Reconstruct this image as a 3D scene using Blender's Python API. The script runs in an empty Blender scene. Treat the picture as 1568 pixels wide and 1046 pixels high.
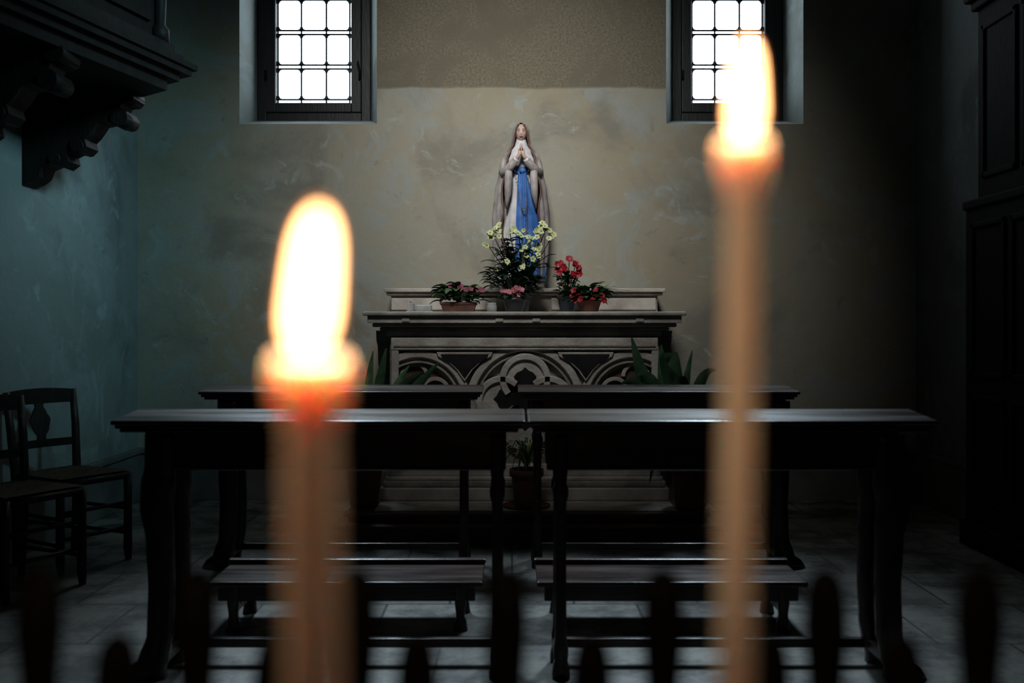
import bpy, bmesh, math, random
from mathutils import Vector, Matrix
R = random.Random(11)
sc = bpy.context.scene
V = Vector
pi = math.pi

# ------------------------------------------------------------------ materials
def M(name, c1, c2=None, scale=6.0, rough=0.6, bump=0.0, bscale=None, spec=0.4, metal=0.0,
      stretch=(1, 1, 1), sss=0.0, sssr=(1, .4, .2), ssss=0.01, emis=None, estr=0.0, r2=None, lo=0.35, hi=0.65):
    m = bpy.data.materials.new(name); m.use_nodes = True
    nt = m.node_tree; b = nt.nodes['Principled BSDF']
    b.inputs['Roughness'].default_value = rough
    b.inputs['Specular IOR Level'].default_value = spec
    b.inputs['Metallic'].default_value = metal
    b.inputs['Base Color'].default_value = (*c1, 1)
    tc = nt.nodes.new('ShaderNodeTexCoord'); mp = nt.nodes.new('ShaderNodeMapping')
    mp.inputs['Scale'].default_value = stretch
    nt.links.new(tc.outputs['Object'], mp.inputs['Vector'])
    n = nt.nodes.new('ShaderNodeTexNoise'); n.inputs['Scale'].default_value = scale; n.inputs['Detail'].default_value = 7
    nt.links.new(mp.outputs[0], n.inputs['Vector'])
    cr = nt.nodes.new('ShaderNodeValToRGB')
    c2 = c2 or tuple(x * .75 for x in c1)
    cr.color_ramp.elements[0].position = lo; cr.color_ramp.elements[0].color = (*c2, 1)
    cr.color_ramp.elements[1].position = hi; cr.color_ramp.elements[1].color = (*c1, 1)
    nt.links.new(n.outputs[0], cr.inputs[0]); nt.links.new(cr.outputs[0], b.inputs['Base Color'])
    if r2 is not None:
        mr = nt.nodes.new('ShaderNodeMapRange'); mr.inputs[1].default_value = .35; mr.inputs[2].default_value = .65
        mr.inputs[3].default_value = rough; mr.inputs[4].default_value = r2
        nt.links.new(n.outputs[0], mr.inputs[0]); nt.links.new(mr.outputs[0], b.inputs['Roughness'])
    if bump:
        n2 = nt.nodes.new('ShaderNodeTexNoise'); n2.inputs['Scale'].default_value = bscale or scale * 4; n2.inputs['Detail'].default_value = 6
        nt.links.new(mp.outputs[0], n2.inputs['Vector'])
        bp = nt.nodes.new('ShaderNodeBump'); bp.inputs['Strength'].default_value = bump; bp.inputs['Distance'].default_value = .02
        nt.links.new(n2.outputs[0], bp.inputs['Height']); nt.links.new(bp.outputs[0], b.inputs['Normal'])
    if sss:
        b.inputs['Subsurface Weight'].default_value = sss
        b.inputs['Subsurface Radius'].default_value = sssr
        b.inputs['Subsurface Scale'].default_value = ssss
    if emis:
        b.inputs['Emission Color'].default_value = (*emis, 1); b.inputs['Emission Strength'].default_value = estr
    return m

def plaster(name, base, warm, cool, dark, panel=False):
    m = bpy.data.materials.new(name); m.use_nodes = True
    nt = m.node_tree; N = nt.nodes; L = nt.links; b = N['Principled BSDF']
    b.inputs['Roughness'].default_value = .85; b.inputs['Specular IOR Level'].default_value = .25
    tc = N.new('ShaderNodeTexCoord')
    def noise(s, d=8, r=.6, dist=0.0):
        n = N.new('ShaderNodeTexNoise'); n.inputs['Scale'].default_value = s; n.inputs['Detail'].default_value = d
        n.inputs['Roughness'].default_value = r; n.inputs['Distortion'].default_value = dist
        L.new(tc.outputs['Object'], n.inputs['Vector']); return n
    def ramp(n, a, c):
        r = N.new('ShaderNodeMapRange'); r.inputs[1].default_value = a; r.inputs[2].default_value = c
        r.interpolation_type = 'SMOOTHSTEP'; L.new(n, r.inputs[0]); return r.outputs[0]
    def mix(f, a, c):
        x = N.new('ShaderNodeMix'); x.data_type = 'RGBA'
        if isinstance(f, float): x.inputs[0].default_value = f
        else: L.new(f, x.inputs[0])
        for i, q in ((6, a), (7, c)):
            if isinstance(q, tuple): x.inputs[i].default_value = (*q, 1)
            else: L.new(q, x.inputs[i])
        return x.outputs[2]
    n1 = noise(.9, 6, .55, .4); n2 = noise(1.7, 10, .68, 1.2); n3 = noise(4, 10, .72, .9); n4 = noise(1.1, 8, .6, .5); n5 = noise(7, 10, .7, .3)
    c = mix(ramp(n1.outputs[0], .40, .60), base, warm)
    c = mix(ramp(n2.outputs[0], .50, .61), c, cool)
    c = mix(ramp(n4.outputs[0], .50, .67), c, dark)
    c = mix(ramp(n3.outputs[0], .55, .68), c, tuple(x * 1.16 for x in cool))
    c = mix(ramp(n5.outputs[0], .59, .76), c, tuple(x * .92 for x in dark))
    bumpn = noise(14, 8, .65); st = N.new('ShaderNodeMath'); st.operation = 'MULTIPLY'; st.inputs[1].default_value = .35
    L.new(bumpn.outputs[0], st.inputs[0]); h = st.outputs[0]
    if panel:
        sx = N.new('ShaderNodeSeparateXYZ'); L.new(tc.outputs['Object'], sx.inputs[0])
        wob = noise(3, 3)
        ad = N.new('ShaderNodeMath'); ad.operation = 'MULTIPLY_ADD'; ad.inputs[1].default_value = .05
        L.new(wob.outputs[0], ad.inputs[0]); L.new(sx.outputs[2], ad.inputs[2])
        mz = ramp(ad.outputs[0], 2.935, 2.96)
        g1 = N.new('ShaderNodeMath'); g1.operation = 'GREATER_THAN'; g1.inputs[1].default_value = -.96; L.new(sx.outputs[0], g1.inputs[0])
        g2 = N.new('ShaderNodeMath'); g2.operation = 'LESS_THAN'; g2.inputs[1].default_value = 1.09; L.new(sx.outputs[0], g2.inputs[0])
        mm = N.new('ShaderNodeMath'); mm.operation = 'MULTIPLY'; L.new(g1.outputs[0], mm.inputs[0]); L.new(g2.outputs[0], mm.inputs[1])
        m3 = N.new('ShaderNodeMath'); m3.operation = 'MULTIPLY'; L.new(mm.outputs[0], m3.inputs[0]); L.new(mz, m3.inputs[1])
        fine = noise(60, 8, .8)
        pc = mix(ramp(fine.outputs[0], .3, .7), tuple(x * .42 for x in warm), tuple(x * 1.0 for x in warm))
        pc = mix(ramp(n2.outputs[0], .45, .62), pc, tuple(x * .62 for x in warm))
        c = mix(m3.outputs[0], c, pc)
        fb = N.new('ShaderNodeMath'); fb.operation = 'MULTIPLY'; L.new(fine.outputs[0], fb.inputs[0]); L.new(m3.outputs[0], fb.inputs[1])
        aa = N.new('ShaderNodeMath'); aa.operation = 'ADD'; L.new(fb.outputs[0], aa.inputs[0]); L.new(h, aa.inputs[1]); h = aa.outputs[0]
    L.new(c, b.inputs['Base Color'])
    bp = N.new('ShaderNodeBump'); bp.inputs['Strength'].default_value = .55; bp.inputs['Distance'].default_value = .03
    L.new(h, bp.inputs['Height']); L.new(bp.outputs[0], b.inputs['Normal'])
    return m

def emat(name, col, s, transp=False, sample=True):
    m = bpy.data.materials.new(name); m.use_nodes = True; nt = m.node_tree
    for n in list(nt.nodes): nt.nodes.remove(n)
    o = nt.nodes.new('ShaderNodeOutputMaterial'); e = nt.nodes.new('ShaderNodeEmission')
    e.inputs[0].default_value = (*col, 1); e.inputs[1].default_value = s
    if transp:
        t = nt.nodes.new('ShaderNodeBsdfTransparent'); a = nt.nodes.new('ShaderNodeAddShader')
        nt.links.new(t.outputs[0], a.inputs[0]); nt.links.new(e.outputs[0], a.inputs[1]); nt.links.new(a.outputs[0], o.inputs[0])
    else: nt.links.new(e.outputs[0], o.inputs[0])
    if not sample: m.cycles.emission_sampling = 'NONE'
    return m

def tilemat():
    m = bpy.data.materials.new('floor_stone_tiles'); m.use_nodes = True; nt = m.node_tree; N = nt.nodes; L = nt.links; b = N['Principled BSDF']
    tc = N.new('ShaderNodeTexCoord'); mp = N.new('ShaderNodeMapping'); mp.inputs['Rotation'].default_value = (0, 0, 0)
    L.new(tc.outputs['Object'], mp.inputs[0])
    br = N.new('ShaderNodeTexBrick'); br.offset = .5; br.inputs['Scale'].default_value = 1.0
    br.inputs['Brick Width'].default_value = .55; br.inputs['Row Height'].default_value = .55; br.inputs['Mortar Size'].default_value = .006
    br.inputs['Color1'].default_value = (.21, .205, .19, 1); br.inputs['Color2'].default_value = (.13, .125, .115, 1); br.inputs['Mortar'].default_value = (.03, .03, .03, 1)
    L.new(mp.outputs[0], br.inputs[0])
    n = N.new('ShaderNodeTexNoise'); n.inputs['Scale'].default_value = 3; n.inputs['Detail'].default_value = 9; n.inputs['Roughness'].default_value = .7
    L.new(tc.outputs['Object'], n.inputs[0])
    r = N.new('ShaderNodeValToRGB'); r.color_ramp.elements[0].position = .42; r.color_ramp.elements[1].position = .60
    r.color_ramp.elements[0].color = (.25, .25, .25, 1); r.color_ramp.elements[1].color = (1.4, 1.4, 1.4, 1); L.new(n.outputs[0], r.inputs[0])
    x = N.new('ShaderNodeMix'); x.data_type = 'RGBA'; x.blend_type = 'MULTIPLY'; x.inputs[0].default_value = 1
    L.new(br.outputs[0], x.inputs[6]); L.new(r.outputs[0], x.inputs[7]); L.new(x.outputs[2], b.inputs['Base Color'])
    mr = N.new('ShaderNodeMapRange'); mr.inputs[1].default_value = .4; mr.inputs[2].default_value = .62; mr.inputs[3].default_value = .62; mr.inputs[4].default_value = .38
    L.new(n.outputs[0], mr.inputs[0]); L.new(mr.outputs[0], b.inputs['Roughness'])
    bp = N.new('ShaderNodeBump'); bp.inputs['Strength'].default_value = .25; bp.inputs['Distance'].default_value = .01
    L.new(n.outputs[0], bp.inputs['Height']); L.new(bp.outputs[0], b.inputs['Normal'])
    return m

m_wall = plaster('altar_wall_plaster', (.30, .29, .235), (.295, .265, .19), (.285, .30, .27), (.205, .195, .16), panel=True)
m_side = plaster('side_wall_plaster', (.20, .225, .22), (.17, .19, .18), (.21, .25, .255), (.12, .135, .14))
m_rside = plaster('shaded_side_wall_plaster', (.12, .135, .14), (.11, .12, .12), (.13, .15, .16), (.07, .08, .085))  # darker copy of the side plaster, shade put into its colours
m_floor = tilemat()
m_base = M('baseboard_stone', (.13, .13, .12), (.07, .07, .068), 3, .7, .3)
m_wood = M('dark_walnut', (.034, .011, .008), (.012, .0045, .0038), 5, .24, .06, 40, .6, stretch=(.35, 3, 3), r2=.38)
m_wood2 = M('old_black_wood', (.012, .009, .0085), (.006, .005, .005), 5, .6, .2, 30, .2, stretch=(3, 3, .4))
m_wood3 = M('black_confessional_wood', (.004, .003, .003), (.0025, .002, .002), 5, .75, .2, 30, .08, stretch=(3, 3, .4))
m_chair = M('chair_wood', (.018, .011, .008), (.009, .006, .005), 5, .5, .2, 30, .35, stretch=(3, 3, .4))
m_rush = M('woven_rush', (.07, .05, .03), (.035, .026, .016), 60, .8, .6, 120, .2, stretch=(1, .1, 1))
m_stone = M('altar_limestone', (.36, .33, .29), (.18, .165, .145), 7, .7, .35, 45, .3)
m_stone2 = M('altar_marble_band', (.56, .53, .48), (.34, .31, .275), 6, .6, .25, 50, .35)
m_brown = M('brown_marble_inlay', (.13, .075, .055), (.06, .035, .03), 9, .4, .1)
m_black = M('black_marble_inlay', (.022, .022, .026), (.01, .01, .012), 9, .35)
m_step = M('red_brown_step_wood', (.14, .068, .052), (.055, .03, .025), 6, .55, .4, 30, stretch=(.4, 3, 3))
m_tread = M('worn_tread_stone', (.60, .55, .47), (.34, .30, .25), 6, .6, .3)
m_terra = M('terracotta', (.17, .070, .045), (.08, .035, .025), 9, .75, .2)
m_soil = M('soil', (.02, .014, .01), None, 30, .95, .8)
m_dpot = M('dark_glazed_pot', (.03, .035, .045), None, 8, .35)
m_leafD = M('dark_leaf', (.035, .075, .038), (.015, .036, .02), 12, .42, .1)
m_leafM = M('leaf_green', (.08, .17, .06), (.035, .08, .035), 14, .5, .1)
m_leafL = M('lily_leaf', (.12, .24, .12), (.05, .12, .06), 10, .35)
m_pale = M('cream_green_petals', (.62, .64, .36), (.40, .48, .21), 25, .6)
m_pink = M('pink_petals', (.56, .22, .25), (.40, .11, .14), 25, .6)
m_dpink = M('dusky_pink_petals', (.34, .10, .14), (.20, .05, .08), 25, .6)
m_red = M('red_petals', (.38, .009, .022), (.22, .005, .012), 25, .5)
m_stem = M('stem', (.05, .07, .03), None, 20, .6)
m_gown = M('painted_white_gown', (.60, .60, .60), (.36, .36, .37), 12, .55, .1)
m_veil = M('painted_veil', (.38, .35, .34), (.20, .18, .18), 10, .55, .1)
m_trim = M('veil_redbrown_edge', (.12, .05, .04), None, 20, .5)
m_blue = M('painted_blue_sash', (.045, .15, .43), (.025, .09, .28), 14, .5, .05)
m_skin = M('painted_skin', (.50, .36, .30), (.42, .29, .24), 20, .5)
m_hair = M('painted_hair', (.06, .035, .025), None, 40, .6)
m_eye = M('painted_eye', (.03, .02, .02), None, 40, .4)
m_lip = M('painted_lip', (.35, .08, .07), None, 40, .5)
m_gold = M('rosary_gold', (.35, .22, .08), None, 30, .35, metal=.7)
m_iron = M('black_iron', (.005, .0045, .005), None, 40, .7, .2, spec=.1)
m_lead = M('lead_came', (.02, .03, .04), None, 30, .5)
m_frame = M('window_frame_wood', (.014, .016, .018), (.008, .010, .011), 8, .45, .1, stretch=(3, 3, .4))
m_wax = M('candle_wax', (.90, .80, .79), (.87, .76, .75), 30, .45, 0, sss=1.0, sssr=(1, .64, .46), ssss=.013, spec=.3)
m_flame = emat('flame_core', (1, .50, .20), 5.5, True, False)
m_halo = emat('flame_mantle', (1, .30, .05), .5, True, False)
m_pane = emat('frosted_daylit_glass', (.80, .93, 1), 6.0)
m_white = M('white_ceramic', (.5, .52, .52), None, 20, .35)

# ------------------------------------------------------------------ builder
class B:
    def __init__(s): s.bm = bmesh.new(); s.mats = []; s.X = Matrix()
    def mi(s, m):
        if m not in s.mats: s.mats.append(m)
        return s.mats.index(m)
    def grid(s, rows, m, closed=True, cap=True, sm=True):
        i = s.mi(m); rv = [[s.bm.verts.new(s.X @ V(p)) for p in r] for r in rows]
        n = len(rows[0]); fs = []
        for a, b in zip(rv[:-1], rv[1:]):
            for k in range(n if closed else n - 1):
                q = (k + 1) % n
                fs.append(s.bm.faces.new((a[k], a[q], b[q], b[k])))
        if cap and closed:
            fs.append(s.bm.faces.new(rv[0][::-1])); fs.append(s.bm.faces.new(rv[-1]))
        for f in fs: f.material_index = i; f.smooth = sm
        if cap and closed: fs[-1].smooth = fs[-2].smooth = False
    def box(s, x0, x1, y0, y1, z0, z1, m, bev=0.0, seg=2):
        t = bmesh.new(); bmesh.ops.create_cube(t, size=1)
        for v in t.verts: v.co = V(((x0 + x1) / 2 + v.co.x * (x1 - x0), (y0 + y1) / 2 + v.co.y * (y1 - y0), (z0 + z1) / 2 + v.co.z * (z1 - z0)))
        if bev: bmesh.ops.bevel(t, geom=t.edges[:], offset=bev, segments=seg, affect='EDGES', profile=.5)
        s.join(t, m, False)
    def join(s, t, m, sm):
        i = s.mi(m); mp = {}
        for v in t.verts: mp[v] = s.bm.verts.new(s.X @ v.co)
        for f in t.faces:
            g = s.bm.faces.new([mp[v] for v in f.verts]); g.material_index = i; g.smooth = sm
        t.free()
    def prism(s, poly, ax, a0, a1, m, sm=False):
        f = {'y': lambda u, v, a: (u, a, v), 'x': lambda u, v, a: (a, u, v), 'z': lambda u, v, a: (u, v, a)}[ax]
        s.grid([[f(u, v, a0) for u, v in poly], [f(u, v, a1) for u, v in poly]], m, True, True, sm)
    def lathe(s, prof, c, m, seg=28, cap=True):
        s.grid([[(c[0] + r * math.cos(2 * pi * k / seg), c[1] + r * math.sin(2 * pi * k / seg), c[2] + z) for k in range(seg)] for r, z in prof], m, True, cap)
    def ball(s, c, r, m, seg=12, sq=(1, 1, 1)):
        n = seg; h = max(5, seg // 2 + 1)
        s.grid([[(c[0] + sq[0] * r * math.sin(pi * (j + .02) / (h + .04)) * math.cos(2 * pi * k / n),
                  c[1] + sq[1] * r * math.sin(pi * (j + .02) / (h + .04)) * math.sin(2 * pi * k / n),
                  c[2] - sq[2] * r * math.cos(pi * (j + .02) / (h + .04))) for k in range(n)] for j in range(h + 1)], m)
    def tube(s, pts, rad, m, seg=8, flat=1.0):
        pts = [V(p) for p in pts]; n = len(pts)
        if not isinstance(rad, (list, tuple)): rad = [rad] * n
        rows = []; up = V((0, 0, 1)); t0 = (pts[1] - pts[0]).normalized()
        if abs(t0.dot(up)) > .95: up = V((0, 1, 0))
        a = t0.cross(up).normalized()
        for i, p in enumerate(pts):
            t = (pts[min(i + 1, n - 1)] - pts[max(i - 1, 0)]).normalized()
            a = (a - t * a.dot(t)).normalized(); b = t.cross(a)
            rows.append([p + (a * math.cos(2 * pi * k / seg) + b * math.sin(2 * pi * k / seg) * flat) * rad[i] for k in range(seg)])
        s.grid(rows, m)
    def leaf(s, p0, p1, p2, w, m, n=9, fold=.25, power=.7, up=V((0, 0, 1))):
        p0, p1, p2 = V(p0), V(p1), V(p2); rows = []
        for i in range(n + 1):
            t = i / n; p = p0 * (1 - t) ** 2 + p1 * 2 * t * (1 - t) + p2 * t * t
            d = ((p1 - p0) * (1 - t) + (p2 - p1) * t)
            if d.length < 1e-6: d = V((0, 0, 1))
            d.normalize(); side = d.cross(up)
            if side.length < .15: side = d.cross(V((.3, -1, .1)))
            side.normalize(); nn = side.cross(d)
            ww = w * .5 * max(.03, math.sin(pi * min(.985, t * .96 + .03)) ** power)
            rows.append([p - side * ww + nn * ww * fold, p - side * ww * .5 + nn * ww * fold * .3, p, p + side * ww * .5 + nn * ww * fold * .3, p + side * ww + nn * ww * fold])
        s.grid(rows, m, False, False)
    def flower(s, c, r, m, n=5, cen=None, face=None):
        c = V(c); f = V(face) if face else V((R.uniform(-.6, .6), -1, R.uniform(-.1, .9)))
        f.normalize(); a = f.cross(V((.1, .2, 1))).normalized(); b = f.cross(a)
        o = R.random() * 6
        for k in range(n):
            an = o + 2 * pi * k / n; d = a * math.cos(an) + b * math.sin(an)
            s.leaf(c, c + d * r * .6 + f * r * .12, c + d * r + f * r * R.uniform(.1, .35), r * .85, m, n=4, fold=.15, power=.6, up=f)
        if cen: s.ball(c + f * r * .1, r * .2, cen, 6)
    def done(s, name, parent=None):
        bmesh.ops.recalc_face_normals(s.bm, faces=s.bm.faces[:])
        me = bpy.data.meshes.new(name); s.bm.to_mesh(me); s.bm.free()
        for m in s.mats: me.materials.append(m)
        o = bpy.data.objects.new(name, me); sc.collection.objects.link(o)
        if parent: o.parent = parent
        return o

def interp(tab, t):
    if t <= tab[0][0]: return tab[0][1:]
    for a, b in zip(tab[:-1], tab[1:]):
        if t <= b[0]:
            u = (t - a[0]) / (b[0] - a[0]); u = u * u * (3 - 2 * u)
            return tuple(x + (y - x) * u for x, y in zip(a[1:], b[1:]))
    return tab[-1][1:]

# ------------------------------------------------------------------ room shell
WY = 7.05; LX = -2.65; RX = 2.86; CZ = 5.2; BY = -2.5
WIN = [(-1.93, -.957, -1.89, -1.05, -1.753, -1.195), (1.092, 2.063, 1.19, 2.01, 1.326, 1.874)]
SZ0, SZ1, GZ, TOP = 2.66, 2.755, 2.886, 4.55
b = B()
b.box(LX - .3, RX + .3, WY, WY + .5, -.1, SZ0, m_wall)
b.box(LX - .3, RX + .3, WY, WY + .5, TOP, CZ, m_wall)
for x0, x1 in ((LX - .3, WIN[0][0]), (WIN[0][1], WIN[1][0]), (WIN[1][1], RX + .3)):
    b.box(x0, x1, WY, WY + .5, SZ0, TOP, m_wall)
for (a, c, a2, c2, g0, g1) in WIN:      # splayed reveals and sloping sills
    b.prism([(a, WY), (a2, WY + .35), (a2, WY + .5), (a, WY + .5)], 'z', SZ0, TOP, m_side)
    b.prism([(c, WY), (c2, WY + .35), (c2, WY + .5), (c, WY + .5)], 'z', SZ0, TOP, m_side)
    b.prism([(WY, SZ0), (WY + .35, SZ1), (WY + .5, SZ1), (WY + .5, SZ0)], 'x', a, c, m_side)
b.done('wall_back')
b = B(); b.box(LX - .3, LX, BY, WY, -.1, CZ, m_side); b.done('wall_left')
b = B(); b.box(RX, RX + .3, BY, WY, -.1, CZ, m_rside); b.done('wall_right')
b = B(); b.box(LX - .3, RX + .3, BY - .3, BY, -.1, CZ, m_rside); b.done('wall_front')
b = B(); b.box(LX - .3, RX + .3, BY - .3, WY + .5, -.2, 0, m_floor); b.done('floor')
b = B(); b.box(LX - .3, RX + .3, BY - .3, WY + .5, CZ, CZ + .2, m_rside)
for k in range(6): b.box(LX, RX, -1.6 + k * 1.5, -1.42 + k * 1.5, CZ - .2, CZ, m_wood2)
b.done('ceiling')
def skirting(name, x0, x1, y0, y1, ov):
    b = B(); b.box(x0, x1, y0, y1, 0, .33, m_base, .004)
    b.box(x0 - ov[0], x1 + ov[1], y0 - ov[2], y1, .33, .37, m_base, .008); b.done(name)
skirting('baseboard_left', LX, LX + .03, BY, WY - .03, (0, .015, 0))
skirting('baseboard_right', RX - .03, RX, BY, WY - .03, (.015, 0, 0))
skirting('baseboard_back', LX, RX, WY - .03, WY, (0, 0, .015))

def window(name, w):
    a, c, a2, c2, g0, g1 = w; b = B(); y = WY + .35
    def frame(x0, x1, z0, z1, t, ya, yb, m=m_frame):
        b.box(x0, x0 + t, ya, yb, z0, z1, m, .006); b.box(x1 - t, x1, ya, yb, z0, z1, m, .006)
        b.box(x0 + t, x1 - t, ya, yb, z0, z0 + t, m, .006); b.box(x0 + t, x1 - t, ya, yb, z1 - t, z1, m, .006)
    frame(a2, c2, SZ1 - .01, TOP, (g0 - a2) * .5, y - .02, y + .06)
    frame(a2 + (g0 - a2) * .5, c2 - (g0 - a2) * .5, SZ1 - .01 + .065, TOP - .06, (g0 - a2) * .52, y - .035, y + .05)
    for z in (3.05, 3.9): b.tube([(a2 + .07, y - .045, z), (a2 + .07, y - .045, z + .07)], .009, m_iron, 8)
    b.tube([(c2 - .075, y - .05, 3.05), (c2 - .075, y - .06, 3.12), (c2 - .09, y - .06, 3.18)], .008, m_iron, 8)
    zt = TOP - .12; b.box(g0 - .01, g1 + .01, y + .02, y + .03, GZ - .01, zt, m_pane)
    W = g1 - g0; gap = .0145; rows = []; z = GZ + .012; hw = .0055
    while z < zt: rows.append(z); z += .257
    cols = [g0 + .012, g0 + W / 3, g0 + 2 * W / 3, g1 - .012]
    def bar(x0, x1, z0, z1): b.box(x0, x1, y + .004, y + .018, z0, z1, m_lead)
    for i, x in enumerate(cols): bar(x - hw, x + hw, GZ, zt)
    for i, zz in enumerate(rows):
        if i: bar(g0, g1, zz - gap - hw, zz - gap + hw)
        bar(g0, g1, zz + gap - hw, zz + gap + hw)
        for x in cols:   # rosette at each crossing
            for s1 in (-1, 1):
                for s2 in (-1, 1):
                    b.tube([(x + s1 * .004, y + .011, zz + s2 * (gap + .026)), (x + s1 * .010, y + .011, zz + s2 * (gap + .010)), (x + s1 * .028, y + .011, zz + s2 * gap)], .006, m_lead, 5)
    b.done(name)
window('window_1', WIN[0]); window('window_2', WIN[1])

# ------------------------------------------------------------------ altar + steps
b = B()
b.box(-.98, 1.16, 5.58, 7.02, 0, .085, m_step, .004); b.box(-1.0, 1.18, 5.56, 7.02, .085, .112, m_step, .01)
b.box(-.93, 1.11, 5.66, 7.02, .112, .145, m_step, .004); b.box(-.95, 1.13, 5.64, 7.02, .145, .166, m_step, .008)
b.box(-.79, .95, 5.70, 6.9, .166, .172, m_tread, .002)
b.done('altar_step')
S = .17
def ax(px): return (px - 784) * .00398
def az(py): return 1.23 - (py - 499) * .00398
b = B(); F = 6.07
b.box(-.744, .892, F, 7.0, S + .003, 1.20, m_stone)
b.box(-.84, .99, 6.38, 7.02, S + .003, 1.20, m_stone, .006)
b.box(-.80, .95, F - .06, 6.5, S + .003, .25, m_stone2, .008); b.box(-.785, .933, F - .045, 6.5, .25, .29, m_stone, .012)
b.box(-.77, .918, F - .03, 6.5, .29, .315, m_stone2, .008); b.box(-.76, .905, F - .014, 6.5, .315, .39, m_stone2, .006)
b.box(-.76, .908, F - .02, 7.02, 1.166, 1.20, m_stone2, .006)
b.box(-.80, .95, F - .06, 7.02, 1.20, 1.222, m_stone, .009)
b.box(-.84, .99, F - .095, 7.02, 1.222, 1.246, m_stone2, .009)
b.box(-.865, 1.015, F - .12, 7.02, 1.246, 1.29, m_stone2, .004)
b.box(-.89, 1.04, F - .145, 7.02, 1.29, 1.315, m_stone2, .009)
for xx in (-.66, -.1, .12, .74): b.box(xx, xx + .05, F - .126, F - .1, 1.252, 1.284, m_stone2, .006)
for sx in (-1, 1):
    cx = .074 + sx * .86
    b.prism([(6.36, 1.2), (6.12, 1.2), (6.14, 1.14), (6.2, 1.1), (6.22, 1.0), (6.3, .93), (6.36, .9)], 'x', cx - .05, cx + .05, m_stone)
def band(pts, w, m, y0, y1):
    n = len(pts); L_, R_ = [], []
    for i, p in enumerate(pts):
        q0 = pts[max(0, i - 1)]; q1 = pts[min(n - 1, i + 1)]
        dx, dz = q1[0] - q0[0], q1[1] - q0[1]; l = math.hypot(dx, dz) or 1
        nx, nz = -dz / l * w / 2, dx / l * w / 2
        L_.append((p[0] + nx, p[1] + nz)); R_.append((p[0] - nx, p[1] - nz))
    rows = [[(L_[i][0], y1, L_[i][1]), (L_[i][0], y0 + w * .12, L_[i][1]), (p[0] * .25 + L_[i][0] * .75, y0, p[1] * .25 + L_[i][1] * .75),
             (p[0] * .25 + R_[i][0] * .75, y0, p[1] * .25 + R_[i][1] * .75), (R_[i][0], y0 + w * .12, R_[i][1]), (R_[i][0], y1, R_[i][1])] for i, p in enumerate(pts)]
    b.grid(rows, m, True, True, False)
def arc(cx, cy, r, a0, a1, n=22):
    return [(ax(cx + r * math.cos(math.radians(a0 + (a1 - a0) * k / n))), az(cy - r * math.sin(math.radians(a0 + (a1 - a0) * k / n)))) for k in range(n + 1)]
def inlay(poly, m, y=F - .004): b.prism([(ax(u), az(v)) for u, v in poly], 'y', y, F + .02, m)
def circ(cx, cy, r, a0=0, a1=360, n=28): return [(cx + r * math.cos(math.radians(a0 + (a1 - a0) * k / n)), cy - r * math.sin(math.radians(a0 + (a1 - a0) * k / n))) for k in range(n + (a1 - a0 < 360))]
c0 = 804
band(arc(c0, 616, 84, 10, 170), .046, m_stone2, F - .034, F)      # large central arch
band(arc(c0, 616, 72, 10, 170), .012, m_stone, F - .046, F)
for sx in (-1, 1):
    cx = c0 + sx * 163                                             # side arches running into the corner pilasters
    a0, a1 = (-2, 122) if sx < 0 else (58, 182)
    ring = lambda r: arc(cx, 616, r, a0, a1)
    band(ring(74), .046, m_stone2, F - .036, F); band(ring(62), .012, m_stone, F - .048, F)
    inlay([(cx - sx * 54, 690)] + [(cx - sx * 54 * math.cos(math.radians(t)), 616 - 54 * math.sin(math.radians(t))) for t in range(0, 126, 7)] + [(cx + sx * 33, 690)], m_brown)
    band(arc(cx - sx * 26, 600, 20, 30 if sx > 0 else -30, 210 if sx > 0 else 150), .024, m_stone2, F - .026, F)
    band(arc(cx + sx * 6, 576, 19, 0, 180), .024, m_stone2, F - .026, F)
    band([(ax(cx - sx * 72), az(616)), (ax(cx - sx * 72), az(705))], .05, m_stone2, F - .036, F)
    tx = c0 + sx * 92
    tri = [(tx - 36, 542), (tx + 36, 542), (tx + 34, 547), (tx + 20, 555), (tx + 10, 564), (tx + 3, 574), (tx, 578), (tx - 3, 574), (tx - 10, 564), (tx - 20, 555), (tx - 34, 547)]
    inlay([(tx + (u - tx) * 1.18, 556 + (v - 556) * 1.22) for u, v in tri], m_stone2, F - .050)
    inlay(tri, m_black, F - .056)
    band([(ax(tx), az(590)), (ax(tx), az(705))], .055, m_stone2, F - .040, F)
    band([(ax(c0 + sx * 198), az(530)), (ax(c0 + sx * 198), az(705))], .045, m_stone2, F - .05, F)
# central quatrefoil with cross-shaped marble inlay
for (qx, qy, a0, a1) in ((c0, 580, -40, 220), (c0 - 36, 614, 50, 310), (c0 + 36, 614, -130, 130), (c0, 650, 140, 400)):
    inlay(circ(qx, qy, 34), m_stone2, F - .030)
    band(arc(qx, qy, 34, a0, a1), .040, m_stone2, F - .048, F)
cross = []
for k in range(4):
    t = math.radians(90 * k)
    for (u, v) in ((-10, 9), (-9, 20), (-15, 27), (-17, 34), (-12, 40), (-5, 43), (0, 48), (5, 43), (12, 40), (17, 34), (15, 27), (9, 20), (10, 9))[:-1]:
        cross.append((c0 + u * math.cos(t) + v * math.sin(t), 610 - (-u * math.sin(t) + v * math.cos(t))))
inlay(cross, m_black, F - .036)
b.box(ax(600), ax(1006), F - .054, F, az(536), az(517), m_stone2, .006)
b.box(ax(604), ax(1002), F - .060, F, az(531), az(528), m_stone, .002)
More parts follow.
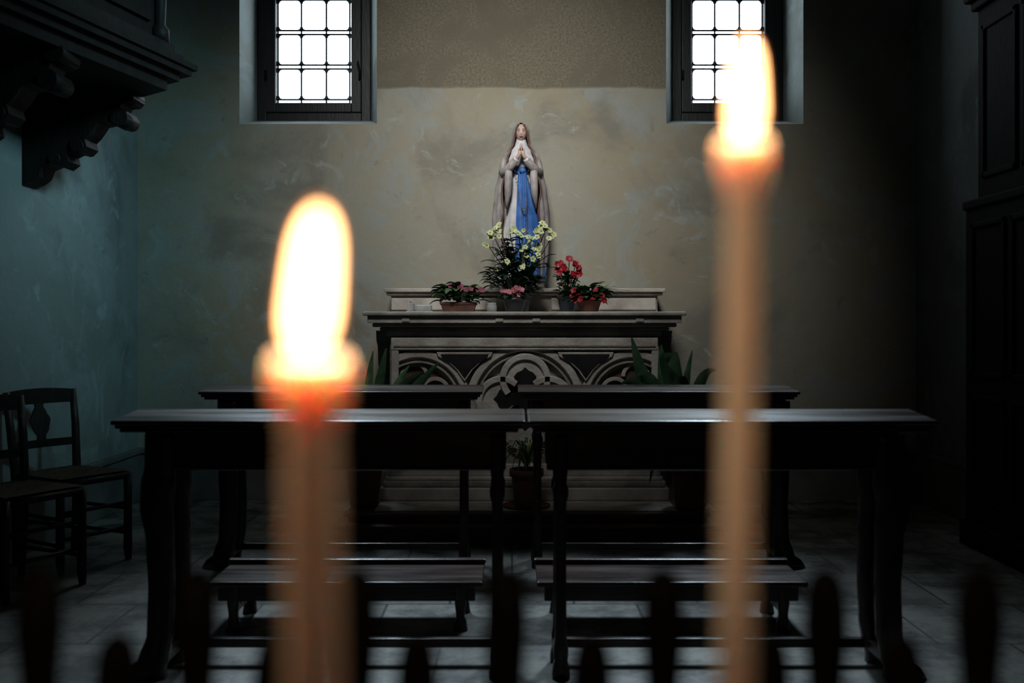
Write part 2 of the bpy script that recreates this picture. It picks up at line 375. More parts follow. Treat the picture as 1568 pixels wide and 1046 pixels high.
# gradine
b.box(-.80, .965, 6.60, 7.03, 1.312, 1.43, m_stone, .004)
b.box(-.80, -.10, 6.588, 6.62, 1.335, 1.415, m_stone2, .006); b.box(.26, .955, 6.588, 6.62, 1.335, 1.415, m_stone2, .006)
b.box(-.83, .995, 6.57, 7.03, 1.43, 1.452, m_stone, .007); b.box(-.845, 1.012, 6.55, 7.03, 1.452, 1.478, m_stone2, .007)
b.done('stone_altar')

# ------------------------------------------------------------------ statue
b = B(); b.X = Matrix.Translation((.062, 6.82, 1.4785))
gtab = [(0.03, .155, .115), (.2, .145, .105), (.45, .13, .095), (.7, .105, .082), (.80, .088, .075), (.88, .105, .082), (.94, .095, .072), (.985, .045, .045), (1.03, .032, .034)]
def gown(th, z, off=0):
    rx, ry = interp(gtab, z); k = max(0, (.8 - z)) / .8
    f = 1 + k * (.06 * math.sin(11 * th + 1.5 * math.sin(4 * z)) + .035 * math.sin(23 * th + 2))
    return ((rx * f + off) * math.sin(th), -(ry * f + off) * math.cos(th), z)
b.grid([[gown(2 * pi * k / 96, .03 + 1.0 * j / 60) for k in range(96)] for j in range(61)], m_gown)
b.lathe([(.16, 0), (.165, .015), (.15, .035)], (0, 0, 0), m_stone, 32)
for s_ in (-1, 1): b.ball((s_ * .04, -.125, .045), .03, m_skin, 10, (.8, 1.4, .6))
mtab = [(.05, .160, .125, .85), (.3, .185, .14, .72), (.5, .190, .145, .72), (.66, .175, .15, .78), (.80, .152, .14, .85), (.89, .125, .115, .85), (.94, .098, .092, .8), (.99, .068, .078, .85), (1.04, .060, .078, .85), (1.09, .056, .074, .78), (1.12, .044, .055, .6), (1.138, .022, .03, .3), (1.143, .003, .004, .05)]
def mant(u, z, off=0):
    rx, ry, ph = interp(mtab, z); ph += .07 * math.sin(z * 21)
    th = ph + (2 * pi - 2 * ph) * u; k = min(1, max(0, (1.0 - z)) * 1.6)
    f = 1 + k * (.05 * math.sin(9 * th + 2 * z) + .03 * math.sin(19 * th + 5 * z))
    return ((rx * f + off) * math.sin(th), -(ry * f + off) * math.cos(th), z)
zs = [.05 + (1.143 - .05) * j / 90 for j in range(91)]
b.grid([[mant(k / 72, z) for k in range(73)] for z in zs], m_veil, False, False)
b.grid([[mant(k / 72, z, -.008) for k in range(73)] for z in zs], m_veil, False, False)
for u in (0, 1): b.tube([mant(u, z, -.003) for z in zs[:-2]], .0065, m_trim, 6)
def patch(f0, f1, z0, z1, off, m, n=40, k=14):
    rows = []
    for j in range(n + 1):
        z = z0 + (z1 - z0) * j / n; a, c = f0(z), f1(z)
        rows.append([gown(a + (c - a) * i / k, z, off + .006 * math.sin(3.0 * i / k * pi) ** 2 + .003) for i in range(k + 1)])
    b.grid(rows, m, False, False)
patch(lambda z: -1.2, lambda z: 1.2, .785, .825, .010, m_blue, 4, 20)
patch(lambda z: -.22 - .10 * (.8 - z), lambda z: .32 + 1.15 * min(1, (.8 - z) * 2.0), .80, .06, .010, m_blue)
patch(lambda z: .02, lambda z: .30, .80, .25, .020, m_blue)
b.ball((.01, -.098, .80), .02, m_blue, 10, (1.2, .7, 1))
rows = []; hc = V((0, -.012, 1.068))
for j in range(33):
    ph = pi * (j + .02) / 32.04; row = []
    for k in range(40):
        th = 2 * pi * k / 40; d = V((math.sin(ph) * math.sin(th), -math.sin(ph) * math.cos(th), -math.cos(ph)))
        fr = max(0, -d.y); w = lambda cx, cz, sx, sz: math.exp(-((d.x - cx) / sx) ** 2 - ((d.z - cz) / sz) ** 2) * (fr > 0)
        r = 1 + .20 * w(0, -.16, .11, .15) + .06 * w(0, .02, .07, .16) - .07 * (w(.36, .12, .17, .1) + w(-.36, .12, .17, .1)) + .05 * w(0, -.52, .2, .06) + .07 * w(0, -.82, .22, .1) + .03 * (w(.45, -.25, .2, .2) + w(-.45, -.25, .2, .2))
        taper = 1 - .22 * max(0, -d.z)
        row.append(hc + V((d.x * .043 * r * taper, d.y * .050 * r, d.z * .062)))
    rows.append(row)
b.grid(rows, m_skin)
for s_ in (-1, 1):
    b.ball(hc + V((s_ * .0165, -.0435, .0075)), .006, m_eye, 8, (1.2, .5, .55))
    b.tube([hc + V((s_ * .008, -.049, .018)), hc + V((s_ * .018, -.047, .021)), hc + V((s_ * .027, -.041, .017))], .0014, m_hair, 5)
b.tube([hc + V((-.011, -.044, -.031)), hc + V((0, -.0485, -.030)), hc + V((.011, -.044, -.031))], [.0015, .0034, .0015], m_lip, 6)
b.grid([[(hc.x + .049 * math.cos(t_) * math.sin(th_), hc.y + .006 - .056 * math.cos(t_) * math.cos(th_), hc.z + .068 * math.sin(t_))
         for th_ in [.85 + (2 * pi - 1.7) * k / 24 for k in range(25)]] for t_ in [-.6 + 2.1 * j / 14 for j in range(15)]], m_hair, False, False)
b.tube([(0, -.01, .94), (0, -.012, 1.0), (0, -.014, 1.03)], [.035, .025, .026], m_skin, 14)
for s_ in (-1, 1):
    b.tube([(s_ * .085, 0, .92), (s_ * .105, -.02, .86), (s_ * .118, -.05, .80), (s_ * .112, -.085, .785), (s_ * .075, -.125, .82), (s_ * .035, -.148, .865)],
           [.034, .036, .034, .033, .029, .024], m_veil, 16)
    b.tube([(s_ * .075, -.130, .823), (s_ * .028, -.154, .872)], [.024, .020], m_gown, 14)
    b.tube([(s_ * .085, -.115, .80), (s_ * .085, -.125, .74), (s_ * .09, -.125, .64), (s_ * .10, -.115, .54)], [.024, .028, .024, .006], m_veil, 10)
    b.tube([(s_ * .036, -.148, .864), (s_ * .02, -.158, .885), (s_ * .011, -.160, .905), (s_ * .009, -.160, .935)], [.014, .012, .013, .012], m_skin, 12)
    for i, ln in enumerate((.036, .043, .046, .040)):
        y = -.146 - i * .0085
        b.tube([(s_ * .008, y, .925), (s_ * .0055, y - .002, .925 + ln * .6), (s_ * .0045, y - .001, .925 + ln)], [.0052, .0046, .003], m_skin, 8)
    b.tube([(s_ * .012, -.145, .905), (s_ * .010, -.136, .925), (s_ * .006, -.134, .945)], [.0055, .005, .0035], m_skin, 8)
pts = []
for k in range(44):
    t = k / 43; pts.append((-.05 + .10 * t + .02 * math.sin(pi * t), -.165 + .01 * math.sin(pi * t), .86 - .34 * math.sin(pi * t) ** .8))
for p in pts: b.ball(p, .0042, m_gold, 6)
for k in range(8): b.ball((.03, -.158, .52 - k * .014), .004, m_gold, 6)
b.box(.026, .034, -.162, -.156, .34, .41, m_gold); b.box(.012, .048, -.162, -.156, .378, .386, m_gold)
b.done('virgin_mary_statue')

# ------------------------------------------------------------------ pews (kneeling desks)
def board(b, x0, x1, y0, y1, z1, m):
    sl = .08; b.X = Matrix(((1, 0, 0, 0), (0, 1, 0, 0), (0, sl, 1, -sl * y0), (0, 0, 0, 1)))   # gently sloping book rest
    b.box(x0, x1, y0, y1, z1 - .016, z1, m, .007, 3)
    b.box(x0 + .012, x1 - .012, y0 + .01, y1 - .01, z1 - .03, z1 - .016, m, .004)
    b.box(x0 + .025, x1 - .025, y0 + .02, y1 - .02, z1 - .044, z1 - .03, m, .005)
    b.X = Matrix()
def leg(b, x, y, tab, m, dy=.035):
    n = 40; z1 = tab[-1][0]; z0 = tab[0][0]; rows = []
    for j in range(n + 1):
        z = z0 + (z1 - z0) * j / n; dx, w = interp(tab, z); w2 = w / 2; c = w2 * .25; h = dy * (.7 + .3 * w / .1)
        rows.append([(x + dx - w2 + c, y - h, z), (x + dx + w2 - c, y - h, z), (x + dx + w2, y - h + c, z), (x + dx + w2, y + h - c, z), (x + dx + w2 - c, y + h, z), (x + dx - w2 + c, y + h, z), (x + dx - w2, y + h - c, z), (x + dx - w2, y - h + c, z)])
    b.grid(rows, m, True, True, True)
def pew(name, x0, x1, yf, yb, outer, inset_o, inset_i, zt=.906):
    b = B(); board(b, x0, x1, yf, yb, zt, m_wood)
    xo = x0 + inset_o if outer < 0 else x1 - inset_o; xi = x1 - inset_i if outer < 0 else x0 + inset_i
    l, r = min(xo, xi), max(xo, xi)
    for y in (yf + .045, yb - .045):
        b.box(l - .05, r + .03, y - .012, y + .012, zt - .165, zt - .035, m_wood, .004)
        b.box(l - .05, r + .03, y - .017, y + .017, zt - .175, zt - .16, m_wood, .006)
    for x in (l, r): b.box(x - .018, x + .018, yf + .045, yb - .045, zt - .16, zt - .042, m_wood, .003)
    so = outer
    big = [(0, so * .055, .15), (.03, so * .05, .135), (.07, so * .02, .10), (.16, so * .0, .085), (.32, -so * .005, .085), (.48, so * .0, .09), (.60, so * .012, .11), (.68, so * .006, .115), (.745, 0, .10), (zt - .05, 0, .10)]
    small = [(0, 0, .06), (.03, 0, .062), (.06, 0, .045), (.1, 0, .052), (.14, 0, .04), (.40, 0, .038), (.58, 0, .036), (.615, 0, .04), (.63, 0, .052), (.66, 0, .054), (.68, 0, .04), (.74, 0, .05), (zt - .05, 0, .05)]
    for y in (yf + .045, yb - .045):
        leg(b, xo, y, big, m_wood, .028); leg(b, xi, y, small, m_wood, .022)
    for x in (l, r): b.box(x - .022, x + .022, yf + .045, yb - .045, .05, .095, m_wood, .008)
    b.box(l, r, yb - .06, yb - .03, .055, .09, m_wood, .006)
    return b.done(name)
pew('church_pew_desk', -1.387, .047, 3.43, 3.69, -1, .16, .098, .902)
pew('church_pew_desk', .054, 1.475, 3.43, 3.69, 1, .16, .116, .902)
pew('church_pew_desk', -1.585, -.149, 5.02, 5.28, -1, .14, .098, .898)
pew('church_pew_desk', .030, 1.456, 5.02, 5.28, 1, .095, .10, .898)
def kneeler(name, x0, x1, yf, yb):
    b = B(); zt = .205
    b.box(x0, x1, yf, yb, zt - .022, zt, m_wood, .007, 3); b.box(x0 + .03, x1 - .03, yf + .03, yf + .055, zt - .085, zt - .02, m_wood, .005)
    b.box(x0 + .03, x1 - .03, yb - .055, yb - .03, zt - .085, zt - .02, m_wood, .005)
    b.box(x0 - .005, x1 + .005, yb - .04, yb, zt, zt + .022, m_wood, .006)
    lt = [(0, 0, .058), (.03, 0, .05), (.06, 0, .034), (.12, 0, .046), (.185, 0, .05)]
    for x in (x0 + .09, x1 - .09):
        for y in (yf + .043, yb - .043): leg(b, x, y, lt, m_wood, .022)
        b.box(x - .014, x + .014, yf + .04, yb - .04, .07, .1, m_wood, .004)
    b.done(name)
kneeler('kneeling_bench', -1.215, -.118, 3.98, 4.32); kneeler('kneeling_bench', .10, 1.185, 3.98, 4.32)

# ------------------------------------------------------------------ chairs
def chair(name, x, y, rot):
    b = B(); sh = .465; w_ = m_chair
    b.X = Matrix.Translation((x, y, 0)) @ Matrix.Rotation(rot, 4, 'Z')
    for s_ in (-1, 1):
        b.tube([(-.20, s_ * .17, 0), (-.19, s_ * .175, .25), (-.19, s_ * .18, .47), (-.215, s_ * .19, .7), (-.245, s_ * .195, .885)], [.018, .021, .023, .021, .018], w_, 10)
        b.tube([(.205, s_ * .20, 0), (.20, s_ * .20, .06), (.20, s_ * .20, .30), (.20, s_ * .20, .455)], [.016, .023, .021, .023], w_, 10)
        for z in (.14, .27): b.tube([(-.195, s_ * .175, z), (.20, s_ * .20, z)], .0105, w_, 8)
        b.tube([(-.19, s_ * .178, sh - .02), (.20, s_ * .20, sh - .02)], .02, w_, 8)
    for z in (.17, .30): b.tube([(.20, -.2, z), (.20, .2, z)], .0105, w_, 8)
    b.tube([(-.195, -.175, .2), (-.195, .175, .2)], .009, w_, 8)
    b.tube([(.20, -.2, sh - .02), (.20, .2, sh - .02)], .02, w_, 8); b.tube([(-.19, -.18, sh - .02), (-.19, .18, sh - .02)], .018, w_, 8)
    rows = []
    for j in range(13):
        v = j / 12; row = []
        for i in range(13):
            u = i / 12; e = min(u, 1 - u, v, 1 - v) * 2
            hw = .185 + .02 * u; row.append((-.20 + .41 * u, (v * 2 - 1) * hw, sh + .006 - .014 * e + .002 * ((i + j) % 2)))
        rows.append(row)
    b.grid(rows, m_rush, False, False); b.prism([(-.20, -.18), (.21, -.20), (.21, .20), (-.20, .18)], 'z', sh - .03, sh - .012, m_rush)
    def rail(z0, z1, cr, xb):
        rows = []
        for k in range(13):
            t = k / 12 * 2 - 1; yy = t * .198; bx = xb - .025 * (1 - t * t); zt = z1 + cr * (1 - t * t)
            rows.append([(bx - .009, yy, z0), (bx + .009, yy, z0), (bx + .009, yy, zt), (bx - .009, yy, zt)])
        b.grid(rows, w_, True, True, False)
    rail(.815, .885, .012, -.238); rail(.585, .625, .0, -.205)
    pr = [(.60, .030), (.64, .022), (.68, .045), (.73, .058), (.77, .038), (.80, .022), (.835, .034)]
    rows = []
    for k in range(25):
        z = .60 + .235 * k / 24; w, = interp(pr, z); xb = -.228 - .035 * (z - .6) / .24
        rows.append([(xb - .006, -w, z), (xb + .006, -w, z), (xb + .006, w, z), (xb - .006, w, z)])
    b.grid(rows, w_, True, True, False)
    b.done(name)
chair('rush_seat_chair', -2.30, 5.18, math.radians(-30))
chair('rush_seat_chair', -2.32, 4.66, math.radians(-28))

# ------------------------------------------------------------------ pulpit balcony on scrolled consoles (left)
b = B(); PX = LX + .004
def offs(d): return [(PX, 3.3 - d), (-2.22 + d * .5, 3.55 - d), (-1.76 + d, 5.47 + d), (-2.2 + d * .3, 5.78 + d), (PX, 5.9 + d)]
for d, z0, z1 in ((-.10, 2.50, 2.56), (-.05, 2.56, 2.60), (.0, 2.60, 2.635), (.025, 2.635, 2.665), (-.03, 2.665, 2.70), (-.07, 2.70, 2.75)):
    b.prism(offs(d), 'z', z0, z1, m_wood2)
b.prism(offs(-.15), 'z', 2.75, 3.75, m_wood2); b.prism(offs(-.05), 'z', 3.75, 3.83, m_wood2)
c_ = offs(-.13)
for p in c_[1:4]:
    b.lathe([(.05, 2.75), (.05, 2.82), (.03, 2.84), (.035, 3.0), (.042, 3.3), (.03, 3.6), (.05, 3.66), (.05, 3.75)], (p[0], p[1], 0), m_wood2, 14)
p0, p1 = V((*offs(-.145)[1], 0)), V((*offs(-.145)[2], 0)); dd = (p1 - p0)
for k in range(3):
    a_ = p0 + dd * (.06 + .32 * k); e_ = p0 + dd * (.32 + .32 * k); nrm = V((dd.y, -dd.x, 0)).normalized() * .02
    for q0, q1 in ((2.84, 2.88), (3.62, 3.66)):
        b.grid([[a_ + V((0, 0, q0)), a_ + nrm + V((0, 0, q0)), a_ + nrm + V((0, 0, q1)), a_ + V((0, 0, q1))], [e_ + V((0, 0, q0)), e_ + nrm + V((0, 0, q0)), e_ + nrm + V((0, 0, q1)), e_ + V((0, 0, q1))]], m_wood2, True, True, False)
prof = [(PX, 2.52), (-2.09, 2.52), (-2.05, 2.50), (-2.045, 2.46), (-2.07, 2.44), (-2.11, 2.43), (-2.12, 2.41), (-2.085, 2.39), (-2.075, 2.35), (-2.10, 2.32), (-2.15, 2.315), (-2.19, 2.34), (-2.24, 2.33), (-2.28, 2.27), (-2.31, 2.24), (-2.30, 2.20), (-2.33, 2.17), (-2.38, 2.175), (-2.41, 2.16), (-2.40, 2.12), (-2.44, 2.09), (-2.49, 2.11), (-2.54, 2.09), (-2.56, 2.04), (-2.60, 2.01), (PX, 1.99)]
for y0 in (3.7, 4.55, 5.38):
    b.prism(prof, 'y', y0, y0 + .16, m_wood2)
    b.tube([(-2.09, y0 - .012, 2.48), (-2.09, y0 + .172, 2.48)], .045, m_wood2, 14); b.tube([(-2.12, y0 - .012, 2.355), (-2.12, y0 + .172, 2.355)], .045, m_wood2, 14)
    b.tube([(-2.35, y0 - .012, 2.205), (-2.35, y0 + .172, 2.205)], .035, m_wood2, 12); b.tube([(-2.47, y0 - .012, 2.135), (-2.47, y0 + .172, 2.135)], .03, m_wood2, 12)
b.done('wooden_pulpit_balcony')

# ------------------------------------------------------------------ confessional (right)
b = B(); x1 = RX - .048
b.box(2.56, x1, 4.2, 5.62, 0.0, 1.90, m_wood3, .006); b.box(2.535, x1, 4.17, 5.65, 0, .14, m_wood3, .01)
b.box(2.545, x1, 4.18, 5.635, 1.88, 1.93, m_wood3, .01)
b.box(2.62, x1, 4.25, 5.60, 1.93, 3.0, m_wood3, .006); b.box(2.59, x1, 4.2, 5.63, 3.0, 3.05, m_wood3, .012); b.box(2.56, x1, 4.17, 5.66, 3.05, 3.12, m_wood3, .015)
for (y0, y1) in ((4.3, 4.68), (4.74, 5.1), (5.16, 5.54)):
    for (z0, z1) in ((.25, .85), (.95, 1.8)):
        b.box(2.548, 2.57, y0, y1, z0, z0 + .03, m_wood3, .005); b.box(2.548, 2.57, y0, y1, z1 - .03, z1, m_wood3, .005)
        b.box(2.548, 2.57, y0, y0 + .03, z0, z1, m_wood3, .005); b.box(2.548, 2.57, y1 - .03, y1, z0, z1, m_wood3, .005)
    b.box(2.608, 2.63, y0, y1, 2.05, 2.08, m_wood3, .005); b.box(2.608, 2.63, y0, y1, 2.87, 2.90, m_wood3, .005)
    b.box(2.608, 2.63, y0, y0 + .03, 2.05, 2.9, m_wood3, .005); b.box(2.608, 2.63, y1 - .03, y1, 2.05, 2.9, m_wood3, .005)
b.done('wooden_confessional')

# ------------------------------------------------------------------ plants
def pot(b, c, r, h, m):
    b.lathe([(r * .68, 0), (r * .72, .01), (r * .92, h * .78), (r * .94, h * .80), (r * 1.04, h * .81), (r * 1.06, h * .9), (r * 1.05, h), (r * .93, h), (r * .9, h * .88)], c, m, 32)
    b.lathe([(r * .9, h * .86), (r * .4, h * .9), (.001, h * .91)], c, m_soil, 20, False)
def arcleaf(b, c, ang, reach, height, w, m, droop=.3, fold=.25, yk=1.0):
    d = V((math.cos(ang), math.sin(ang) * yk, 0)); c = V(c)
    b.leaf(c, c + d * reach * .35 + V((0, 0, height * 1.15)), c + d * reach + V((0, 0, height * (1 - droop))), w, m, 12, fold)
LU = V((0, 1, .35))
b = B(); c = (-.87, 5.86, .1725); pot(b, c, .115, .27, m_terra); t = (-.87, 5.86, .42)
for tip, ctl, w in (((-.42, 5.75, 1.02), (-.66, 5.8, .78), .07), ((-.735, 5.82, 1.10), (-.80, 5.85, .8), .065), ((-.83, 5.95, 1.08), (-.87, 5.9, .8), .055), ((-.50, 5.65, .97), (-.72, 5.7, .86), .07),
                    ((-1.1, 5.8, 1.0), (-1.0, 5.85, .8), .065), ((-1.22, 5.9, .93), (-1.05, 5.9, .9), .07), ((-.98, 5.6, .9), (-.9, 5.65, .85), .07), ((-.62, 6.0, .99), (-.75, 5.95, .8), .06), ((-.55, 5.66, .44), (-.60, 5.6, .74), .05), ((-1.15, 5.6, .6), (-1.0, 5.6, .9), .06)):
    b.leaf(t, ctl, tip, w, m_leafL, 14, .3, .8, LU)
b.done('potted_lily_plant')
b = B(); pot(b, (1.045, 5.82, .1725), .125, .27, m_terra); t = (1.045, 5.82, .42)
for tip, ctl, w in (((.685, 5.7, 1.165), (.80, 5.78, .72), .10), ((.72, 5.72, .93), (.78, 5.7, 1.05), .08), ((.965, 5.62, .90), (.80, 5.66, 1.36), .11), ((.87, 5.8, 1.12), (.88, 5.82, .8), .09), ((1.06, 5.85, 1.085), (.97, 5.85, .72), .06), ((1.19, 5.8, .97), (1.05, 5.8, 1.0), .07),
                    ((1.3, 5.75, .87), (1.2, 5.8, .95), .06), ((.62, 5.66, .90), (.75, 5.7, .98), .07), ((.76, 5.5, .36), (.85, 5.5, .85), .06), ((1.18, 5.6, .62), (1.14, 5.6, .9), .06), ((.55, 5.62, .43), (.68, 5.6, .72), .05), ((.93, 5.55, .8), (.93, 5.6, 1.16), .09)):
    b.leaf(t, ctl, tip, w, m_leafL, 14, .3, .8, LU)
b.done('potted_lily_plant')
b = B(); c = (.085, 5.83, .1725); pot(b, c, .095, .22, m_terra)
for k in range(46):
    a = R.uniform(0, 2 * pi); arcleaf(b, (c[0], c[1], .375), a, R.uniform(.08, .24), R.uniform(.12, .30), R.uniform(.012, .02), m_leafM if k % 3 else m_pale, R.uniform(.2, 1.3), .3, .7)
b.lathe([(.0, 0), (.13, 0), (.14, .012)], (c[0], c[1] , .1725), m_terra, 28, False)
b.done('potted_spider_plant')

def bush(b, c, rx, h, n, ll, lw, m, ry=None):
    c = V(c); ry = ry or rx
    for k in range(n):
        a = R.uniform(0, 2 * pi); e = R.uniform(0, 1) ** .7; hh = R.uniform(.15, 1)
        p = c + V((math.cos(a) * rx * e * .75, math.sin(a) * ry * e * .75, h * hh * (1 - .35 * e)))
        d = V((math.cos(a) * rx, math.sin(a) * ry, h * R.uniform(-.1, .7))).normalized(); l = ll * R.uniform(.7, 1.2)
        b.leaf(p, p + d * l * .5 + V((0, 0, l * .18)), p + d * l + V((0, 0, -l * R.uniform(0, .35))), lw * R.uniform(.8, 1.2), m, 6, .3)
        if k % 3 == 0: b.tube([c + V((0, 0, .01)), (c + p) / 2 + V((0, 0, .02)), p], .0022, m_stem, 5)
T = 1.3155
b = B(); b.prism([(-.43, T), (-.24, T), (-.225, T + .055), (-.445, T + .055)], 'y', 6.2, 6.32, m_terra)
b.box(-.45, -.22, 6.195, 6.325, T + .045, T + .062, m_terra, .005); b.box(-.43, -.24, 6.21, 6.31, T + .055, T + .064, m_soil)
bush(b, (-.335, 6.26, T + .05), .17, .13, 95, .08, .055, m_leafM, .09)
for k in range(14): b.flower((-.30 + R.uniform(-.12, .13), 6.2 + R.uniform(-.05, .04), T + .135 + R.uniform(-.03, .03)), .020, m_dpink, 5)
b.done('potted_cyclamen')
b = B(); pot(b, (.015, 6.15, T), .075, .085, m_dpot)
bush(b, (.015, 6.15, T + .07), .09, .05, 34, .06, .04, m_leafD)
for k in range(34): b.flower((.015 + R.gauss(0, .036), 6.10 + R.gauss(0, .02), T + .125 + R.gauss(0, .014)), .015, m_pink, 5)
b.done('potted_kalanchoe')
b = B(); cx, cy = .045, 6.38; pot(b, (cx, cy, T), .085, .12, m_dpot)
for k in range(26):
    a = R.uniform(0, 2 * pi); r_ = R.uniform(.04, .22); tp = V((cx + math.cos(a) * r_, cy - .02 + math.sin(a) * r_ * .4, T + R.uniform(.28, .50)))
    b.tube([(cx, cy, T + .1), (cx + (tp.x - cx) * .35, cy, T + .28), tp], [.005, .004, .003], m_stem, 6)
    for q in range(7):
        aa = R.uniform(0, 2 * pi); t_ = R.uniform(.25, 1); p = V((cx, cy, T + .1)).lerp(tp, t_); l = R.uniform(.06, .10)
        d = V((math.cos(aa), math.sin(aa) * .5, R.uniform(-.1, .5))).normalized()
        b.leaf(p, p + d * l * .5 + V((0, 0, .015)), p + d * l + V((0, 0, -.015)), .036, m_leafD if R.random() < .6 else m_leafM, 6, .3)
bush(b, (cx - .07, cy - .04, T + .13), .18, .17, 80, .09, .042, m_leafD, .07); bush(b, (cx + .05, cy, T + .1), .10, .2, 40, .07, .036, m_leafD, .06)
for (fx, fz, n_) in ((-.14, .50, 8), (-.09, .53, 6), (-.03, .51, 5), (.03, .49, 4), (.11, .47, 5), (.15, .50, 5), (.20, .53, 7), (.24, .49, 6), (.06, .40, 3), (-.17, .43, 3), (.13, .36, 4), (.05, .30, 4), (-.04, .34, 2), (-.09, .27, 2), (.17, .42, 3)):
    for q in range(n_):
        p = V((cx + fx - .03 + R.gauss(0, .018), cy - .08 + R.gauss(0, .02), T + fz + R.gauss(0, .016)))
        b.flower(p, R.uniform(.015, .023), m_pale, 5, m_leafM)
    b.tube([(cx + fx * .3, cy, T + fz * .5), (cx + fx * .8 - .02, cy - .05, T + fz * .85), (cx + fx - .03, cy - .075, T + fz)], .003, m_stem, 6)
b.done('potted_hellebore')
b = B(); BX, BYY = .355, 6.40; pot(b, (BX, BYY, T), .065, .11, m_dpot)
bush(b, (BX, BYY, T + .1), .08, .18, 60, .055, .036, m_leafD)
for (fx, fz) in ((-.055, .315), (.01, .345), (.05, .31), (.07, .28), (-.02, .28), (-.06, .26), (.03, .24), (.075, .245)):
    for q in range(3): b.flower((BX + fx + R.gauss(0, .008), BYY - .07 + R.gauss(0, .01), T + fz + R.gauss(0, .008)), .021, m_red, 6)
    b.tube([(BX, BYY - .02, T + .09), (BX + fx * .6, BYY - .04, T + fz * .7), (BX + fx, BYY - .065, T + fz)], .0028, m_stem, 5)
b.done('potted_red_begonia')
b = B(); b.X = Matrix.Translation((.475, 6.14, T)) ; pot(b, (0, 0, 0), .08, .075, m_terra)
bush(b, (0, 0, .06), .15, .10, 60, .08, .058, m_leafM, .08); bush(b, (0, 0, .05), .15, .09, 40, .08, .058, m_leafD, .08)
for k in range(13): b.flower((R.uniform(-.13, .12), -.08 + R.uniform(-.02, .03), .115 + R.uniform(-.045, .035)), .021, m_red, 5)
for tip in ((.17, .02, .16), (.22, 0, .12), (.13, .05, .17), (.26, .02, .13)):
    b.tube([(.02, 0, .07), (.08, 0, .15), tip], [.003, .002, .001], m_leafM, 5); b.leaf((.1, .02, tip[2] - .01), V(tip) * .85 + V((0, 0, .02)), tip, .008, m_leafM, 5)
b.done('potted_impatiens')
b = B(); b.box(-.655, -.49, 6.16, 6.24, T, T + .008, m_white, .003)
b.box(-.65, -.61, 6.17, 6.23, T + .008, T + .055, m_white, .004); b.box(-.60, -.50, 6.175, 6.225, T + .008, T + .045, m_white, .006)
b.tube([(-.63, 6.2, T + .055), (-.63, 6.2, T + .07)], .008, m_white, 8)
b.done('altar_cruet_tray')
b = B(); b.lathe([(.022, 0), (.03, .004), (.034, .03), (.028, .05), (.03, .056), (.026, .056), (.02, .02)], (-.125, 6.13, T), m_white, 20); b.done('ceramic_votive_cup')

# ------------------------------------------------------------------ candle rack and candles (foreground)
b = B()
b.box(-.40, .40, .18, .50, .965, .975, m_iron, .003)
b.box(-.40, .40, .175, .185, .965, 1.0, m_iron, .003); b.box(-.40, .40, .495, .505, .965, 1.0, m_iron, .003)
b.box(-.405, -.395, .175, .505, .965, 1.0, m_iron, .003); b.box(.395, .405, .175, .505, .965, 1.0, m_iron, .003)
b.box(-.42, .42, .588, .612, .94, .965, m_iron, .004); b.box(-.42, .42, .592, .608, .60, .62, m_iron, .004)
for x in (-.39, .39):
    b.box(x - .012, x + .012, .19, .61, .94, .965, m_iron, .004)
    for y in (.20, .60):
        b.tube([(x, y, .94), (x, y, .5), (x, y, .12), (x * 1.06, y + (.05 if y > .4 else -.05), .012)], [.012, .011, .012, .016], m_iron, 10)
        b.ball((x * 1.06, y + (.05 if y > .4 else -.05), .014), .018, m_iron, 10, (1, 1, .75))
    b.tube([(x, .20, .3), (x, .60, .3)], .008, m_iron, 8)
fin = lambda h: [(.010, 0), (.010, h - .085), (.0135, h - .08), (.011, h - .07), (.0125, h - .05), (.0135, h - .035), (.0125, h - .018), (.010, h - .006), (.004, h)]
for x in (-.285, -.1905, -.094, -.0035, .091, .189, .282, .37, -.37): b.lathe(fin(.12), (x, .60, .964), m_iron, 18)
for x in (-.238, -.143, -.057, .048, .155, .235): b.lathe(fin(.09), (x, .60, .954), m_iron, 18)
b.done('votive_candle_rack')

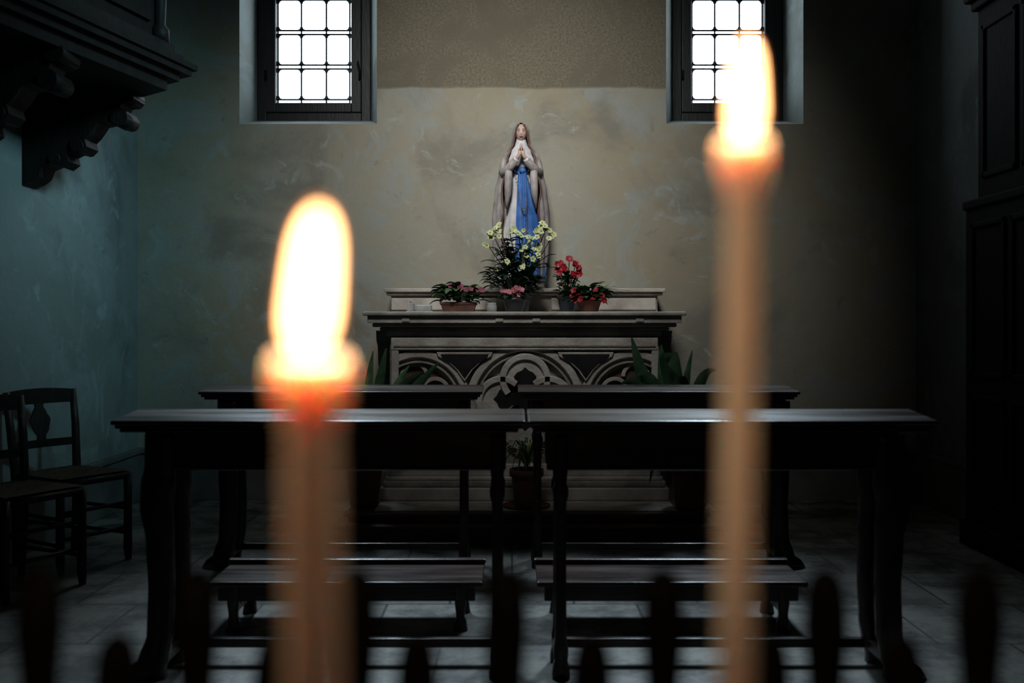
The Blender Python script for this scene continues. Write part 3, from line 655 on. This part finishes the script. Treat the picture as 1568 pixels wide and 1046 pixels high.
def candle(name, x, y, zt, r, lip, fl_h, fl_r, fl_lean, xb=None, glow=0.02, tip=.25, z0f=.003, fdx=0.0):
    root = bpy.data.objects.new(name, None); sc.collection.objects.link(root)
    xb = x if xb is None else xb; z0 = .9755
    b = B(); b.lathe([(r + .010, 0), (r + .012, .004), (r + .003, .006), (r + .003, .03), (r + .005, .034), (r + .001, .034)], (xb, y, z0), m_iron, 24); b.done('socket', root)
    b = B(); rows = []; H = zt - z0 - .002
    prof = [(z0 + .002 + H * k / 12 * .9, r * (1.12 - .12 * k / 12)) for k in range(12)]
    prof += [(zt - .024, r), (zt - .019, r + (lip - r) * .35), (zt - .014, r + (lip - r) * .8), (zt - .008, lip), (zt - .003, lip * .97), (zt, lip * .86), (zt - .0015, lip * .7), (zt - .003, lip * .3), (zt - .003, lip * .04)]
    for z, k_ in prof:
        u = min(1, (z - z0) / H); cx = xb + (x - xb) * u
        rows.append([(cx + k_ * math.cos(2 * pi * k / 32), y + k_ * math.sin(2 * pi * k / 32), z) for k in range(32)])
    b.grid(rows, m_wax); b.done('wax', root)
    b = B(); b.tube([(x, y, zt - .004), (x, y, zt + .006), (x + fdx * .6, y, zt + .011)], .0012, m_iron, 6); b.done('wick', root)
    def flame(nm, s_, m, zlo):
        b = B(); rows = []
        for j in range(33):
            t_ = j / 32; q = abs(2 * t_ - 1); rr = fl_r * s_ * max(.03, (1 - q ** 3.6)) ** .5 * (1 - tip * t_)
            cx = x + fdx + fl_lean * t_; rows.append([(cx + rr * math.cos(2 * pi * k / 24), y + rr * math.sin(2 * pi * k / 24), zlo + (fl_h * (1 + (s_ - 1) * .5)) * t_) for k in range(24)])
        b.grid(rows, m); b.done(nm, root)
    flame('flame_core', 1.0, m_flame, zt + z0f); flame('flame_mantle', 1.18, m_halo, zt + z0f - .002)
    l = bpy.data.lights.new('flame_light', 'POINT'); l.energy = glow; l.color = (1, .68, .38); l.shadow_soft_size = .003
    o = bpy.data.objects.new('flame_light', l); sc.collection.objects.link(o); o.parent = root; o.location = (x, y, zt + .010)
    return root
candle('lit_taper_candle', -.0690, .34, 1.2195, .0090, .0138, .048, .0088, .0042, -.0665, .36, .30, .002, -.0012)
candle('lit_taper_candle', .0930, .40, 1.3040, .0066, .0108, .038, .0069, .0016, .0875, .25, .48, .002, .0004)
for (x, y, z) in ((-.22, .27, 1.20), (.22, .27, 1.22), (-.27, .40, 1.17), (.30, .40, 1.2)):  # unseen extra candles, added to light the bodies of the front two
    candle('lit_taper_candle', x, y, z, .0095, .012, .045, .010, .001, None, .10)

# ------------------------------------------------------------------ lights
def area(name, loc, tgt, sx, sy, e, col, spread=180):
    l = bpy.data.lights.new(name, 'AREA'); l.shape = 'RECTANGLE'; l.size = sx; l.size_y = sy; l.energy = e; l.color = col; l.spread = math.radians(spread)
    o = bpy.data.objects.new(name, l); sc.collection.objects.link(o); o.location = loc
    o.rotation_euler = (V(tgt) - V(loc)).to_track_quat('-Z', 'Y').to_euler(); return o
area('nave_daylight', (-.25, 3.5, 4.4), (.0, 7.0, 2.25), .9, .7, 17.5, (1.0, .985, .96), 58)
area('side_window_daylight', (1.2, 3.6, 3.9), (-2.65, 6.0, 1.95), .6, .6, 6, (.42, .86, 1.0), 44)
for xw in (-1.47, 1.6):     # added lamps inside the room, boosting altar-window light on the pews
    area('added_window_light', (xw, 6.93, 4.1), (xw * .40, 4.1, .6), .45, .8, 8, (.70, .88, 1.0), 42)
w = bpy.data.worlds.new('chapel_world'); sc.world = w; w.use_nodes = True
w.node_tree.nodes['Background'].inputs[0].default_value = (.6, .8, 1, 1); w.node_tree.nodes['Background'].inputs[1].default_value = .5

# ------------------------------------------------------------------ camera
cd = bpy.data.cameras.new('camera'); cam = bpy.data.objects.new('camera', cd); sc.collection.objects.link(cam)
cam.location = (0, 0, 1.23); cam.rotation_euler = (pi / 2, 0, 0); cd.lens = 35; cd.sensor_width = 36; cd.shift_y = -24 / 1568
cd.clip_start = .02; cd.dof.use_dof = True; cd.dof.focus_distance = 6.7; cd.dof.aperture_fstop = 2.4
sc.camera = cam
sc.view_settings.view_transform = 'Standard'; sc.view_settings.look = 'None'
